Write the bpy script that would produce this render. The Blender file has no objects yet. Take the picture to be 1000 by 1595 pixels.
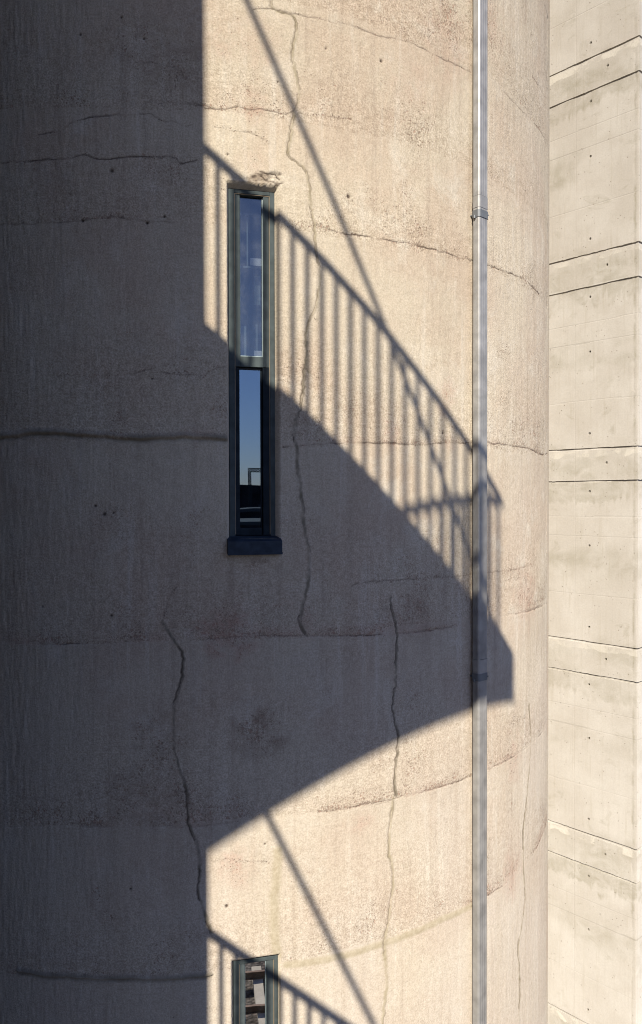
import bpy, bmesh, math, random
import numpy as np
from mathutils import Vector, Matrix

# ------------------------------------------------------------------ camera, world, sun, exposure
SC = bpy.context.scene
COL = SC.collection
GZ = 13.0                                   # eye height above the yard
F, PITCH, ROLL = 1231.4, 0.014654, -0.002138   # focal length in photo pixels, tilt down, roll
SUN_AZ, SUN_EL = -0.10383, 0.61661          # azimuth from straight behind the camera, elevation

cam_d = bpy.data.cameras.new('camera')
cam = bpy.data.objects.new('camera', cam_d)
COL.objects.link(cam)
cam_d.sensor_fit = 'VERTICAL'
cam_d.sensor_height = 36.0
cam_d.lens = 36.0 * F / 1595.0
cam_d.clip_start = 0.02
cam_d.clip_end = 3000
cam.matrix_world = (Matrix.Translation((0, 0, GZ)) @ Matrix.Rotation(math.pi / 2 - PITCH, 4, 'X')
                    @ Matrix.Rotation(ROLL, 4, 'Z'))
SC.camera = cam

SUN = Vector((math.sin(SUN_AZ) * math.cos(SUN_EL), -math.cos(SUN_AZ) * math.cos(SUN_EL), math.sin(SUN_EL)))
world = bpy.data.worlds.new('World')
SC.world = world
world.use_nodes = True
wn, wl = world.node_tree.nodes, world.node_tree.links
wn.clear()
sky = wn.new('ShaderNodeTexSky')
sky.sky_type = 'NISHITA'
sky.sun_disc = False
sky.sun_elevation = SUN_EL
sky.sun_rotation = math.atan2(SUN.x, SUN.y)
sky.air_density = 1.0
sky.dust_density = 0.3
sky.ozone_density = 2.0
bg = wn.new('ShaderNodeBackground')
bg.inputs['Strength'].default_value = 0.070
wo = wn.new('ShaderNodeOutputWorld')
tint = wn.new('ShaderNodeMix'); tint.data_type = 'RGBA'; tint.blend_type = 'MULTIPLY'
tint.inputs[0].default_value = 1.0
tint.inputs[7].default_value = (0.93, 0.93, 1.22, 1)      # camera white balance leaves the sky a little bluer
wl.new(sky.outputs[0], tint.inputs[6])
wl.new(tint.outputs[2], bg.inputs[0])
wl.new(bg.outputs[0], wo.inputs[0])

sun_d = bpy.data.lights.new('sun', 'SUN')
sun_d.energy = 4.6
sun_d.angle = math.radians(0.40)
sun_d.color = (1.0, 0.93, 0.82)
sun = bpy.data.objects.new('sun', sun_d)
COL.objects.link(sun)
sun.rotation_euler = SUN.to_track_quat('Z', 'Y').to_euler()
sun.location = (-4, -30, 40)

SC.view_settings.view_transform = 'Standard'
SC.view_settings.look = 'None'
SC.view_settings.exposure = 0.80
SC.view_settings.gamma = 1.0
SC.render.engine = 'CYCLES'
SC.cycles.filter_width = 1.0

# ------------------------------------------------------------------ helpers
def link(name, mesh, mat=None, parent=None):
    o = bpy.data.objects.new(name, mesh)
    COL.objects.link(o)
    if mat is not None:
        mesh.materials.append(mat)
    if parent is not None:
        o.parent = parent
    return o

def tag(o, label=None, cat=None, group=None, kind=None):
    if label: o['label'] = label
    if cat: o['category'] = cat
    if group: o['group'] = group
    if kind: o['kind'] = kind
    return o

def ray(x, y):
    a = (x - 500.0) / F; b = -(y - 797.5) / F
    cr, sr = math.cos(ROLL), math.sin(ROLL)
    a, b = cr * a - sr * b, sr * a + cr * b
    cp, sp = math.cos(PITCH), math.sin(PITCH)
    Y = cp + sp * b
    return a / Y, (-sp + cp * b) / Y          # per unit of forward distance

class MB:
    """collects boxes, bars and prisms for ONE mesh"""
    def __init__(s):
        s.bm = bmesh.new()
    def hexa(s, pts):                        # 8 points: bottom loop, top loop
        v = [s.bm.verts.new(p) for p in pts]
        for f in ((3, 2, 1, 0), (4, 5, 6, 7), (0, 1, 5, 4), (1, 2, 6, 5), (2, 3, 7, 6), (3, 0, 4, 7)):
            s.bm.faces.new([v[i] for i in f])
    def box(s, o, ax, ay, az):               # corner and three edge vectors
        o, ax, ay, az = map(Vector, (o, ax, ay, az))
        b = [o, o + ax, o + ax + ay, o + ay]
        s.hexa(b + [p + az for p in b])
    def prism(s, ring, a, b):                # same ring of offsets at a and at b
        va = [s.bm.verts.new(Vector(a) + Vector(r)) for r in ring]
        vb = [s.bm.verts.new(Vector(b) + Vector(r)) for r in ring]
        n = len(ring)
        for i in range(n):
            j = (i + 1) % n
            s.bm.faces.new((va[i], va[j], vb[j], vb[i]))
        s.bm.faces.new(va[::-1]); s.bm.faces.new(vb)
    def tube(s, a, b, r, n=16):
        a, b = Vector(a), Vector(b)
        d = (b - a).normalized()
        u = d.orthogonal().normalized(); w = d.cross(u)
        s.prism([(u * math.cos(2 * math.pi * i / n) + w * math.sin(2 * math.pi * i / n)) * r for i in range(n)], a, b)
    def build(s, name, mat, parent=None, bevel=0.0, smooth=False):
        bmesh.ops.recalc_face_normals(s.bm, faces=s.bm.faces)
        if bevel:
            bmesh.ops.bevel(s.bm, geom=list(s.bm.edges), offset=bevel, segments=2, affect='EDGES', profile=0.5)
        m = bpy.data.meshes.new(name)
        s.bm.to_mesh(m); s.bm.free()
        if smooth:
            for p in m.polygons: p.use_smooth = True
        return link(name, m, mat, parent)

# --- smooth random fields on a grid (value noise, seeded)
def vnoise(U, V, su, sv, seed):
    """noise in -1..1, su/sv = feature size in metres; U, V are 1-D coordinate arrays -> grid [len(V), len(U)]"""
    rng = np.random.RandomState(seed)
    def idx(c, s):
        t = (c - c.min()) / s
        i = np.floor(t).astype(int); f = t - i
        return i, f * f * (3 - 2 * f)
    iu, fu = idx(U, su); iv, fv = idx(V, sv)
    g = rng.uniform(-1, 1, (iv.max() + 2, iu.max() + 2))
    a = g[np.ix_(iv, iu)]; b = g[np.ix_(iv, iu + 1)]
    c = g[np.ix_(iv + 1, iu)]; d = g[np.ix_(iv + 1, iu + 1)]
    fu = fu[None, :]; fv = fv[:, None]
    return (a * (1 - fu) + b * fu) * (1 - fv) + (c * (1 - fu) + d * fu) * fv

def jitter_line(pts, step, amp, seed):
    """resample a polyline every `step` and roughen it"""
    rng = np.random.RandomState(seed)
    pts = np.asarray(pts, float)
    seg = np.hypot(*np.diff(pts, axis=0).T)
    s = np.concatenate(([0], np.cumsum(seg)))
    n = max(2, int(s[-1] / step))
    t = np.linspace(0, s[-1], n)
    q = np.stack([np.interp(t, s, pts[:, 0]), np.interp(t, s, pts[:, 1])], 1)
    k = rng.normal(0, 1, (n, 2))
    sm = k.copy()
    sm[1:-1] = (k[:-2] + k[1:-1] + k[2:]) / 3
    return q + sm * amp, t / s[-1]

def line_field(U, V, pts, rad, wid=None):
    """min distance to the polyline inside `rad` (else rad), plus signed height above it; wid: per-point width scale"""
    D = np.full((len(V), len(U)), rad)
    S = np.zeros((len(V), len(U)))
    for i in range(len(pts) - 1):
        a, b = pts[i], pts[i + 1]
        u0, u1 = min(a[0], b[0]) - rad, max(a[0], b[0]) + rad
        v0, v1 = min(a[1], b[1]) - rad, max(a[1], b[1]) + rad
        iu0, iu1 = np.searchsorted(U, (u0, u1)); iv0, iv1 = np.searchsorted(V, (v0, v1))
        if iu1 <= iu0 or iv1 <= iv0: continue
        uu = U[iu0:iu1][None, :]; vv = V[iv0:iv1][:, None]
        d = b - a; L = d @ d + 1e-12
        t = np.clip(((uu - a[0]) * d[0] + (vv - a[1]) * d[1]) / L, 0, 1)
        dx = uu - a[0] - t * d[0]; dy = vv - a[1] - t * d[1]
        dist = np.hypot(dx, dy)
        if wid is not None: dist = dist / wid[i]
        blk = D[iv0:iv1, iu0:iu1]; sb = S[iv0:iv1, iu0:iu1]
        m = dist < blk
        blk[m] = dist[m]; sb[m] = (dy + 0 * dist)[m]
    return D, S

# --- materials
def new_mat(name):
    m = bpy.data.materials.new(name)
    m.use_nodes = True
    nt = m.node_tree
    return m, nt, nt.nodes, nt.links, nt.nodes['Principled BSDF']

def simple(name, col, rough=0.6, metal=0.0, var=0.12, scale=8.0, bump=0.0, bscale=60.0, spec=0.5):
    m, nt, N, L, P = new_mat(name)
    tc = N.new('ShaderNodeTexCoord')
    no = N.new('ShaderNodeTexNoise'); no.inputs['Scale'].default_value = scale; no.inputs['Detail'].default_value = 6
    L.new(tc.outputs['Object'], no.inputs['Vector'])
    rp = N.new('ShaderNodeValToRGB')
    rp.color_ramp.elements[0].position = 0.3; rp.color_ramp.elements[1].position = 0.7
    rp.color_ramp.elements[0].color = [c * (1 - var) for c in col] + [1]
    rp.color_ramp.elements[1].color = [min(1, c * (1 + var)) for c in col] + [1]
    L.new(no.outputs['Fac'], rp.inputs['Fac'])
    L.new(rp.outputs['Color'], P.inputs['Base Color'])
    P.inputs['Roughness'].default_value = rough
    P.inputs['Metallic'].default_value = metal
    P.inputs['Specular IOR Level'].default_value = spec
    if bump:
        n2 = N.new('ShaderNodeTexNoise'); n2.inputs['Scale'].default_value = bscale; n2.inputs['Detail'].default_value = 4
        L.new(tc.outputs['Object'], n2.inputs['Vector'])
        b = N.new('ShaderNodeBump'); b.inputs['Distance'].default_value = bump; b.inputs['Strength'].default_value = 1.0
        L.new(n2.outputs['Fac'], b.inputs['Height']); L.new(b.outputs['Normal'], P.inputs['Normal'])
    return m

class G:
    """tiny node-graph helper"""
    def __init__(s, nt): s.nt, s.N, s.L = nt, nt.nodes, nt.links
    def sock(s, inp, v):
        if isinstance(v, bpy.types.NodeSocket): s.L.new(v, inp)
        else: inp.default_value = v
    def attr(s, name):
        a = s.N.new('ShaderNodeAttribute'); a.attribute_name = name
        return a.outputs['Fac']
    def uv(s, scale=(1, 1, 1)):
        a = s.N.new('ShaderNodeUVMap'); a.uv_map = 'surface'
        m = s.N.new('ShaderNodeMapping'); m.inputs['Scale'].default_value = scale
        s.L.new(a.outputs[0], m.inputs['Vector'])
        return m.outputs[0]
    def noise(s, vec, scale, detail=4, rough=0.55, dist=0.0):
        n = s.N.new('ShaderNodeTexNoise')
        n.inputs['Scale'].default_value = scale; n.inputs['Detail'].default_value = detail
        n.inputs['Roughness'].default_value = rough; n.inputs['Distortion'].default_value = dist
        s.L.new(vec, n.inputs['Vector'])
        return n.outputs['Fac']
    def voro(s, vec, scale, rnd=1.0):
        n = s.N.new('ShaderNodeTexVoronoi'); n.inputs['Scale'].default_value = scale
        n.inputs['Randomness'].default_value = rnd
        s.L.new(vec, n.inputs['Vector'])
        return n.outputs['Distance']
    def rng(s, v, a, b, c=0.0, d=1.0, smooth=True):
        n = s.N.new('ShaderNodeMapRange')
        if smooth: n.interpolation_type = 'SMOOTHSTEP'
        s.sock(n.inputs['Value'], v)
        for k, x in zip(('From Min', 'From Max', 'To Min', 'To Max'), (a, b, c, d)): n.inputs[k].default_value = x
        return n.outputs[0]
    def math(s, op, a, b=0.0):
        n = s.N.new('ShaderNodeMath'); n.operation = op
        s.sock(n.inputs[0], a); s.sock(n.inputs[1], b)
        return n.outputs[0]
    def mix(s, f, a, b, mode='MIX'):
        n = s.N.new('ShaderNodeMix'); n.data_type = 'RGBA'; n.blend_type = mode
        s.sock(n.inputs[0], f); 
        for i, v in ((6, a), (7, b)):
            if isinstance(v, tuple) and len(v) == 3: v = v + (1,)
            s.sock(n.inputs[i], v)
        return n.outputs[2]
    def bump(s, h, dist, strength=1.0, normal=None):
        b = s.N.new('ShaderNodeBump'); b.inputs['Distance'].default_value = dist; b.inputs['Strength'].default_value = strength
        s.L.new(h, b.inputs['Height'])
        if normal is not None: s.L.new(normal, b.inputs['Normal'])
        return b.outputs['Normal']

def silo_concrete():
    m, nt, N, L, P = new_mat('weathered_silo_concrete')
    g = G(nt)
    uv = g.uv()
    streak_uv = g.uv((1, 0.07, 1))
    blot = g.noise(uv, 0.8, 5, 0.6, 0.4)
    blot2 = g.noise(uv, 2.6, 6, 0.65, 0.6)
    rough = g.attr('rough')                       # 1 at the foot of each lift, 0 under its top
    col = g.mix(g.rng(blot, 0.40, 0.62), (0.515, 0.453, 0.350), (0.478, 0.394, 0.300))
    col = g.mix(g.rng(blot2, 0.50, 0.72), col, (0.555, 0.500, 0.405))
    low = g.attr('wash')
    col = g.mix(g.math('MULTIPLY', low, 0.60), col, (0.490, 0.443, 0.380))
    col = g.mix(g.math('MULTIPLY', g.attr('lift'), 0.35), col, (0.40, 0.335, 0.26))
    stk = g.noise(g.uv((1, 0.05, 1)), 11, 7, 0.65)
    stk2 = g.noise(g.uv((1, 0.03, 1)), 3.2, 5, 0.6)
    col = g.mix(g.math('MULTIPLY', g.rng(stk, 0.52, 0.72), 0.50), col, (0.585, 0.54, 0.455))
    col = g.mix(g.math('MULTIPLY', g.rng(stk, 0.49, 0.30), 0.50), col, (0.37, 0.305, 0.235))
    col = g.mix(g.math('MULTIPLY', g.rng(stk2, 0.52, 0.70), 0.35), col, (0.41, 0.35, 0.265))
    # sandy grain
    gr = g.noise(uv, 75, 3, 0.7)
    col = g.mix(g.math('ADD', g.math('MULTIPLY', rough, 0.26), 0.34), col, g.mix(g.rng(gr, 0.28, 0.70), (0.50, 0.47, 0.44), (1.26, 1.26, 1.26)), 'MULTIPLY')
    gr2 = g.noise(uv, 22, 5, 0.75)
    col = g.mix(g.math('ADD', g.math('MULTIPLY', rough, 0.28), 0.26), col, g.mix(g.rng(gr2, 0.30, 0.66), (0.66, 0.62, 0.57), (1.16, 1.16, 1.17)), 'MULTIPLY')
    # exposed grains: little dark and rusty pits, denser where the mix segregated
    pit = g.attr('pit')
    vmask = g.math('ADD', g.noise(uv, 2.4, 5, 0.7), g.math('MULTIPLY', g.math('SUBTRACT', rough, 0.5), 0.16))
    sel = g.noise(uv, 31, 2, 0.5)
    v = g.voro(uv, 42)
    dens = g.math('ADD', g.math('MULTIPLY', pit, 0.50), g.rng(vmask, 0.45, 0.74, 0.04, 0.38))
    pm = g.math('MULTIPLY', g.rng(g.math('SUBTRACT', dens, v), 0.0, 0.08), g.rng(sel, 0.45, 0.50))
    v2 = g.voro(uv, 95)
    dens2 = g.math('ADD', g.math('MULTIPLY', pit, 0.42), g.rng(vmask, 0.45, 0.74, 0.05, 0.36))
    pm = g.math('MAXIMUM', pm, g.math('MULTIPLY', g.math('LESS_THAN', v2, dens2), 0.8))
    col = g.mix(g.math('MULTIPLY', pm, 0.62), col, g.mix(g.rng(sel, 0.5, 0.62), (0.19, 0.13, 0.09), (0.33, 0.20, 0.14)))
    red = g.attr('red')
    col = g.mix(g.math('MULTIPLY', red, g.rng(gr2, 0.35, 0.62, 0.10, 0.75)), col, (0.37, 0.20, 0.145))
    damp_shade = g.attr('damp_shade')
    col = g.mix(g.math('MULTIPLY', damp_shade, g.rng(g.noise(uv, 7, 6, 0.75, 0.5), 0.42, 0.60, 0.05, 0.85)), col, (0.260, 0.205, 0.150))
    seal = g.attr('seal')
    sd = g.attr('grime_shade')
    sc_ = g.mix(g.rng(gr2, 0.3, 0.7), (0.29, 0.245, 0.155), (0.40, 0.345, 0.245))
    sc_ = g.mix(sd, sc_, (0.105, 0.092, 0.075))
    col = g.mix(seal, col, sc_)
    crk = g.attr('crack')
    col = g.mix(crk, col, (0.075, 0.052, 0.038))
    L.new(col, P.inputs['Base Color'])
    P.inputs['Roughness'].default_value = 1.0
    P.inputs['Specular IOR Level'].default_value = 0.08
    if 'Diffuse Roughness' in P.inputs: P.inputs['Diffuse Roughness'].default_value = 0.40
    h = g.math('ADD', g.math('MULTIPLY', gr, 0.7), g.math('MULTIPLY', g.noise(uv, 150, 2, 0.6), 0.25))
    h = g.math('ADD', h, g.math('MULTIPLY', g.noise(g.uv((1, 0.25, 1)), 30, 4, 0.6), 1.1))
    h = g.math('SUBTRACT', h, g.math('MULTIPLY', pm, 0.9))
    keep = g.math('SUBTRACT', 1.0, g.math('MULTIPLY', seal, 0.75))
    nb = N.new('ShaderNodeBump'); nb.inputs['Distance'].default_value = 0.0045
    L.new(keep, nb.inputs['Strength']); L.new(h, nb.inputs['Height'])
    L.new(nb.outputs['Normal'], P.inputs['Normal'])
    return m

def tower_concrete():
    m, nt, N, L, P = new_mat('board_marked_tower_concrete')
    g = G(nt)
    uv = g.uv()
    blot = g.noise(uv, 1.6, 6, 0.65, 0.3)
    col = g.mix(g.rng(blot, 0.36, 0.66), (0.424, 0.390, 0.338), (0.474, 0.444, 0.393))
    stk = g.noise(g.uv((1, 0.06, 1)), 26, 5, 0.6)
    col = g.mix(g.math('MULTIPLY', g.rng(stk, 0.52, 0.75), 0.35), col, (0.345, 0.308, 0.238))
    stain = g.attr('stain')
    b2 = g.noise(uv, 4.0, 7, 0.7, 0.8)
    col = g.mix(g.math('MULTIPLY', stain, g.rng(b2, 0.34, 0.62, 0.10, 0.75)), col, (0.245, 0.220, 0.155))
    b3 = g.noise(g.uv((1, 1.7, 1)), 2.3, 7, 0.72, 1.0)
    col = g.mix(g.rng(b3, 0.56, 0.70, 0, 0.45), col, (0.295, 0.268, 0.205))
    lime = g.attr('lime')
    col = g.mix(g.math('MULTIPLY', lime, g.rng(b2, 0.42, 0.6)), col, (0.54, 0.505, 0.435))
    fine = g.noise(uv, 60, 3, 0.6)
    col = g.mix(0.22, col, g.mix(g.rng(fine, 0.3, 0.7), (0.80, 0.79, 0.77), (1.15, 1.15, 1.15)), 'MULTIPLY')
    v = g.voro(uv, 20)
    pm = g.math('MULTIPLY', g.math('LESS_THAN', v, 0.13), g.rng(g.noise(uv, 6, 3, 0.6), 0.50, 0.60))
    col = g.mix(g.math('MULTIPLY', pm, 0.55), col, (0.16, 0.13, 0.09))
    col = g.mix(g.attr('dark'), col, (0.085, 0.068, 0.045))
    L.new(col, P.inputs['Base Color'])
    P.inputs['Roughness'].default_value = 0.95
    P.inputs['Specular IOR Level'].default_value = 0.15
    if 'Diffuse Roughness' in P.inputs: P.inputs['Diffuse Roughness'].default_value = 0.6
    h = g.math('ADD', g.math('MULTIPLY', stk, 0.6), g.math('MULTIPLY', fine, 0.35))
    h = g.math('SUBTRACT', h, pm)
    L.new(g.bump(h, 0.0016), P.inputs['Normal'])
    return m

def glass(name, refl, tint, dirt=0.03, gcol=(0.66, 0.85, 1.0)):
    m, nt, N, L, P = new_mat(name)
    N.remove(P)
    out = N['Material Output']
    gl = N.new('ShaderNodeBsdfGlossy'); gl.inputs['Roughness'].default_value = 0.0
    gl.inputs['Color'].default_value = gcol + (1,)
    tr = N.new('ShaderNodeBsdfTransparent'); tr.inputs['Color'].default_value = tint + (1,)
    df = N.new('ShaderNodeBsdfDiffuse'); df.inputs['Color'].default_value = (0.55, 0.58, 0.6, 1)
    tc = N.new('ShaderNodeTexCoord')
    no = N.new('ShaderNodeTexNoise'); no.inputs['Scale'].default_value = 9; no.inputs['Detail'].default_value = 7
    no.inputs['Roughness'].default_value = 0.7
    L.new(tc.outputs['Object'], no.inputs['Vector'])
    mr = N.new('ShaderNodeMapRange'); mr.inputs['From Min'].default_value = 0.45; mr.inputs['From Max'].default_value = 0.8
    mr.inputs['To Min'].default_value = dirt * 0.3; mr.inputs['To Max'].default_value = dirt * 2.5
    L.new(no.outputs['Fac'], mr.inputs['Value'])
    nw = N.new('ShaderNodeTexNoise'); nw.inputs['Scale'].default_value = 3.0; nw.inputs['Detail'].default_value = 1
    L.new(tc.outputs['Object'], nw.inputs['Vector'])
    bw = N.new('ShaderNodeBump'); bw.inputs['Distance'].default_value = 0.00025
    L.new(nw.outputs['Fac'], bw.inputs['Height']); L.new(bw.outputs['Normal'], gl.inputs['Normal'])
    m1 = N.new('ShaderNodeMixShader'); m1.inputs[0].default_value = refl
    L.new(tr.outputs[0], m1.inputs[1]); L.new(gl.outputs[0], m1.inputs[2])
    m2 = N.new('ShaderNodeMixShader')
    L.new(mr.outputs[0], m2.inputs[0]); L.new(m1.outputs[0], m2.inputs[1]); L.new(df.outputs[0], m2.inputs[2])
    L.new(m2.outputs[0], out.inputs['Surface'])
    return m

M = dict(
    silo=silo_concrete(), tower=tower_concrete(),
    frame=simple('grey_green_window_paint', (0.060, 0.073, 0.073), 0.6, 0.0, 0.22, 14, 0.0008, 160, 0.02),
    sash=simple('grey_sash_paint', (0.067, 0.081, 0.081), 0.55, 0.0, 0.18, 14, 0.0008, 160, 0.02),
    darksash=simple('shaded_sash_paint', (0.016, 0.022, 0.028), 0.6, 0.0, 0.3, 14, 0.0008, 160, 0.04),  # shade on the lower sash put into a near-black colour
    bead=simple('pale_glazing_bead', (0.26, 0.32, 0.32), 0.5, 0.0, 0.08, 9),
    gasket=simple('tan_sealing_strip', (0.20, 0.155, 0.105), 0.8, 0.0, 0.15, 20),
    rubber=simple('black_joint_filler', (0.012, 0.012, 0.014), 0.8, 0.0, 0.2, 20),
    sill=simple('blue_grey_sill_metal', (0.022, 0.032, 0.046), 0.5, 0.0, 0.35, 18, 0.001, 40, 0.15),
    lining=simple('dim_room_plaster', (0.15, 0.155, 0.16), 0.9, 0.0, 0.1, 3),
    paper=simple('white_paper', (0.78, 0.80, 0.78), 0.8, 0.0, 0.05, 6),
    zinc=simple('galvanised_steel', (0.315, 0.305, 0.285), 0.36, 0.30, 0.22, 9, 0.0006, 18, 0.4),
    band=simple('dull_zinc_band', (0.15, 0.16, 0.165), 0.5, 0.3, 0.15, 12),
    steel=simple('dark_painted_steel', (0.05, 0.055, 0.06), 0.5, 0.2, 0.1, 6),
    block=simple('grey_rendered_wall', (0.13, 0.125, 0.12), 0.9, 0.0, 0.12, 1.2, 0.004, 20),
    oldwall=simple('low_bounce_concrete', (0.10, 0.093, 0.086), 0.95, 0.0, 0.2, 1.5, 0.004, 25),  # kept dark so the unseen silo bounces little light
    slab=simple('cast_balcony_concrete', (0.26, 0.25, 0.24), 0.9, 0.0, 0.12, 2.0, 0.003, 25),
    shed=simple('dark_shed_cladding', (0.028, 0.030, 0.034), 1.0, 0.0, 0.3, 0.3, spec=0.0),
    pale=simple('pale_shed_trim', (0.085, 0.09, 0.095), 0.95, 0.0, 0.15, 0.5),
    lattice=simple('weathered_gantry_steel', (0.035, 0.05, 0.055), 0.9, 0.0, 0.2, 1.0, spec=0.05),
    rail=simple('rusty_rail_steel', (0.13, 0.085, 0.06), 0.5, 0.5, 0.2, 4),
    sleeper=simple('pale_concrete_sleeper', (0.36, 0.33, 0.28), 0.9, 0.0, 0.15, 3, 0.004, 20),
)
M['pane_up'] = glass('sky_tinted_pane', 0.105, (0.60, 0.62, 0.64), 0.028, (0.88, 0.95, 1.0))
M['pane_yard'] = glass('yard_mirroring_pane', 0.62, (0.30, 0.32, 0.34), 0.01, (0.95, 0.95, 0.95))
M['pane_low'] = glass('mirror_like_pane', 0.19, (0.30, 0.36, 0.46), 0.006)

# ------------------------------------------------------------------ the silo
SX, SY, SR = -1.48073, 9.66988, 4.1

def silo_hit(x, y):
    u, v = ray(x, y)
    a = u * u + 1; b = -(u * SX + SY); c = SX * SX + SY * SY - SR * SR
    t = (-b - math.sqrt(max(0.0, b * b - a * c))) / a
    return Vector((u * t, t, v * t + GZ))

def suv(x, y):
    """photo point -> (arc length round the silo, height above eye level)"""
    p = silo_hit(x, y)
    return SR * math.atan2(p.x - SX, SY - p.y), p.z - GZ

def spts(pts): return [suv(*p) for p in pts]
def cr(pts, ox, oy, k): return [(ox + a / k, oy + b / k) for a, b in pts]

SEALS = [   # filled cracks: (points, half width in m, grime with shade painted in)
    (cr([(365, -20), (365, 45), (420, 60), (465, 75), (478, 130), (465, 200), (455, 260), (475, 340), (490, 420), (475, 490),
         (460, 540), (445, 640), (435, 690)], 300, 0, 2.94), .011, .15),
    (cr([(435, 690), (455, 730), (520, 770), (535, 850), (548, 980)], 300, 0, 2.94)
     + cr([(710, 560), (735, 680), (730, 770), (760, 900), (770, 970), (745, 1110), (690, 1280), (670, 1330), (685, 1440), (690, 1538)], 300, 180, 3.846), .0095, .15),
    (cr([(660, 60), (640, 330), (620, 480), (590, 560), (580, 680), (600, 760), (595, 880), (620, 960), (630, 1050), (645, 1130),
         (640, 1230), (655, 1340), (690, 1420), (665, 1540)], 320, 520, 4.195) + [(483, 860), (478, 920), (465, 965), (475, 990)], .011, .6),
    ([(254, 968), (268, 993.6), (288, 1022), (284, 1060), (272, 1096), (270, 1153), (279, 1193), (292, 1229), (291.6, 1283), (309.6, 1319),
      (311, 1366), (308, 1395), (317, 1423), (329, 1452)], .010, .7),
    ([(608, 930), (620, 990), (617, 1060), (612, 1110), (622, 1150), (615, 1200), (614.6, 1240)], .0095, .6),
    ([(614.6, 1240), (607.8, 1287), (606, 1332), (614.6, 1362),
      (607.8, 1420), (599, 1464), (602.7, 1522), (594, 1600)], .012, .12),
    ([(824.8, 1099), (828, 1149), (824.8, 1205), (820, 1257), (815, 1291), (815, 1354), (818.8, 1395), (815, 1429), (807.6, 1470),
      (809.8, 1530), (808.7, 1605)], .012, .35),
]
SMEARS = [  # wide trowelled filler: (points, half width)
    ([(433, 1325), (431, 1370), (428, 1400), (427, 1440), (431, 1488)], .030),
    ([(446, 1503), (500, 1497), (560, 1482), (600, 1468), (640, 1454), (690, 1431), (733, 1411)], .022),
]
RIDGES = [  # trowelled ledges of the shaded joints
    ([(-60, 690), (0, 681), (60, 673), (150, 678), (220, 684), (300, 679), (352, 684)], .026),
    ([(30, 1513), (60, 1518), (120, 1522), (200, 1524), (325, 1521)], .022),
]
CRACKS = [  # open hairlines
    cr([(280, 40), (350, 40), (420, 55), (490, 70), (600, 92), (700, 110), (760, 130), (850, 165), (950, 180), (1000, 195)], 300, 0, 2.94) + [(690, 92), (735, 113)],
    cr([(285, 205), (300, 240)], 690, 0, 3.226),
    cr([(310, 470), (380, 540), (450, 610), (490, 660), (520, 740)], 690, 0, 3.226),
    cr([(450, 385), (510, 490)], 690, 0, 3.226),
    cr([(0, 470), (20, 480), (100, 500), (150, 500), (210, 485), (260, 500), (330, 502), (400, 515), (460, 518)], 300, 0, 2.94),
    cr([(490, 520), (560, 525), (650, 535), (720, 545)], 300, 0, 2.94),
    cr([(100, 580), (170, 580), (180, 600), (240, 605), (300, 620), (350, 645)], 300, 0, 2.94),
    [(492, 352), (508, 357), (526, 362), (542, 365), (560, 367), (600, 374), (640, 380), (690, 393), (713, 402), (735, 405), (763, 414), (785, 423), (814, 434), (839, 459)],
    [(440, 697), (455, 695), (540, 689), (604, 690), (630, 693), (671, 691), (707, 689), (735, 690), (761, 690), (783, 692), (821, 698), (841, 708), (855, 706)],
    cr([(0, 745), (120, 740), (330, 725), (380, 712), (460, 730), (560, 722), (700, 718), (800, 722), (830, 750), (900, 740)], 0, 0, 2.94),
    cr([(180, 618), (290, 600), (330, 560), (380, 545), (500, 525), (570, 530)], 0, 0, 2.94),
    cr([(640, 525), (690, 520), (750, 560), (800, 555), (880, 580)], 0, 0, 2.94),
    cr([(660, 470), (860, 475), (980, 485)], 0, 0, 2.94),
    cr([(620, 290), (700, 285), (800, 310), (890, 380)], 0, 0, 2.94),
    cr([(0, 1030), (200, 1020), (380, 1015), (440, 1000), (520, 990), (660, 1015), (800, 1015)], 0, 0, 2.94),
    cr([(250, 128), (400, 122), (520, 125), (660, 100), (760, 120), (880, 125), (940, 90), (980, 90)], 0, 540, 2.778),
    cr([(755, 1040), (735, 1090), (715, 1150), (705, 1190)], 0, 540, 2.778),
    [(545, 912), (560, 907), (600, 904), (655, 901), (700, 898), (731, 895), (780, 890), (830, 880)],
    cr([(580, 75), (700, 60), (850, 35), (920, 18)], 300, 1240, 2.94),
    cr([(90, 300), (160, 290), (250, 300), (340, 300)], 300, 1240, 2.94),
    [(398, 270), (408, 275), (416, 281), (424, 282), (431, 288), (435, 284)],
    [(406, 268), (418, 270), (428, 272), (434, 279)],
]
JOINTS = [  # construction joints with segregated, rusty aggregate above: (points, pit height m, strength)
    ([(-60, 1000), (0, 1000), (100, 1003), (200, 1000), (260, 998), (330, 995), (400, 990), (480, 990), (560, 990), (640, 986), (733, 971), (786, 960), (847, 942), (856, 938)], .10, 1.0),
    ([(-60, 1288), (0, 1287), (100, 1286), (230, 1287), (300, 1288), (400, 1276), (470, 1270), (511, 1265), (572, 1252), (640, 1238), (680, 1228), (732, 1210), (760, 1198), (822, 1164), (852, 1128)], .16, .7),
    ([(733, 1411), (760, 1394), (800, 1366), (837, 1321), (850, 1283), (856, 1262)], .14, .9),
    ([(440, 697), (540, 689), (604, 690), (671, 691), (735, 690), (783, 692), (821, 698), (841, 708), (855, 706)], .06, .7),
    ([(120, 682), (220, 684), (300, 676), (352, 680)], .07, .7),
    ([(150, 1522), (250, 1520), (325, 1518)], .06, .4),
    ([(640, 525 / 2.94), (300, 180)], .2, .25),
]
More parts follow.
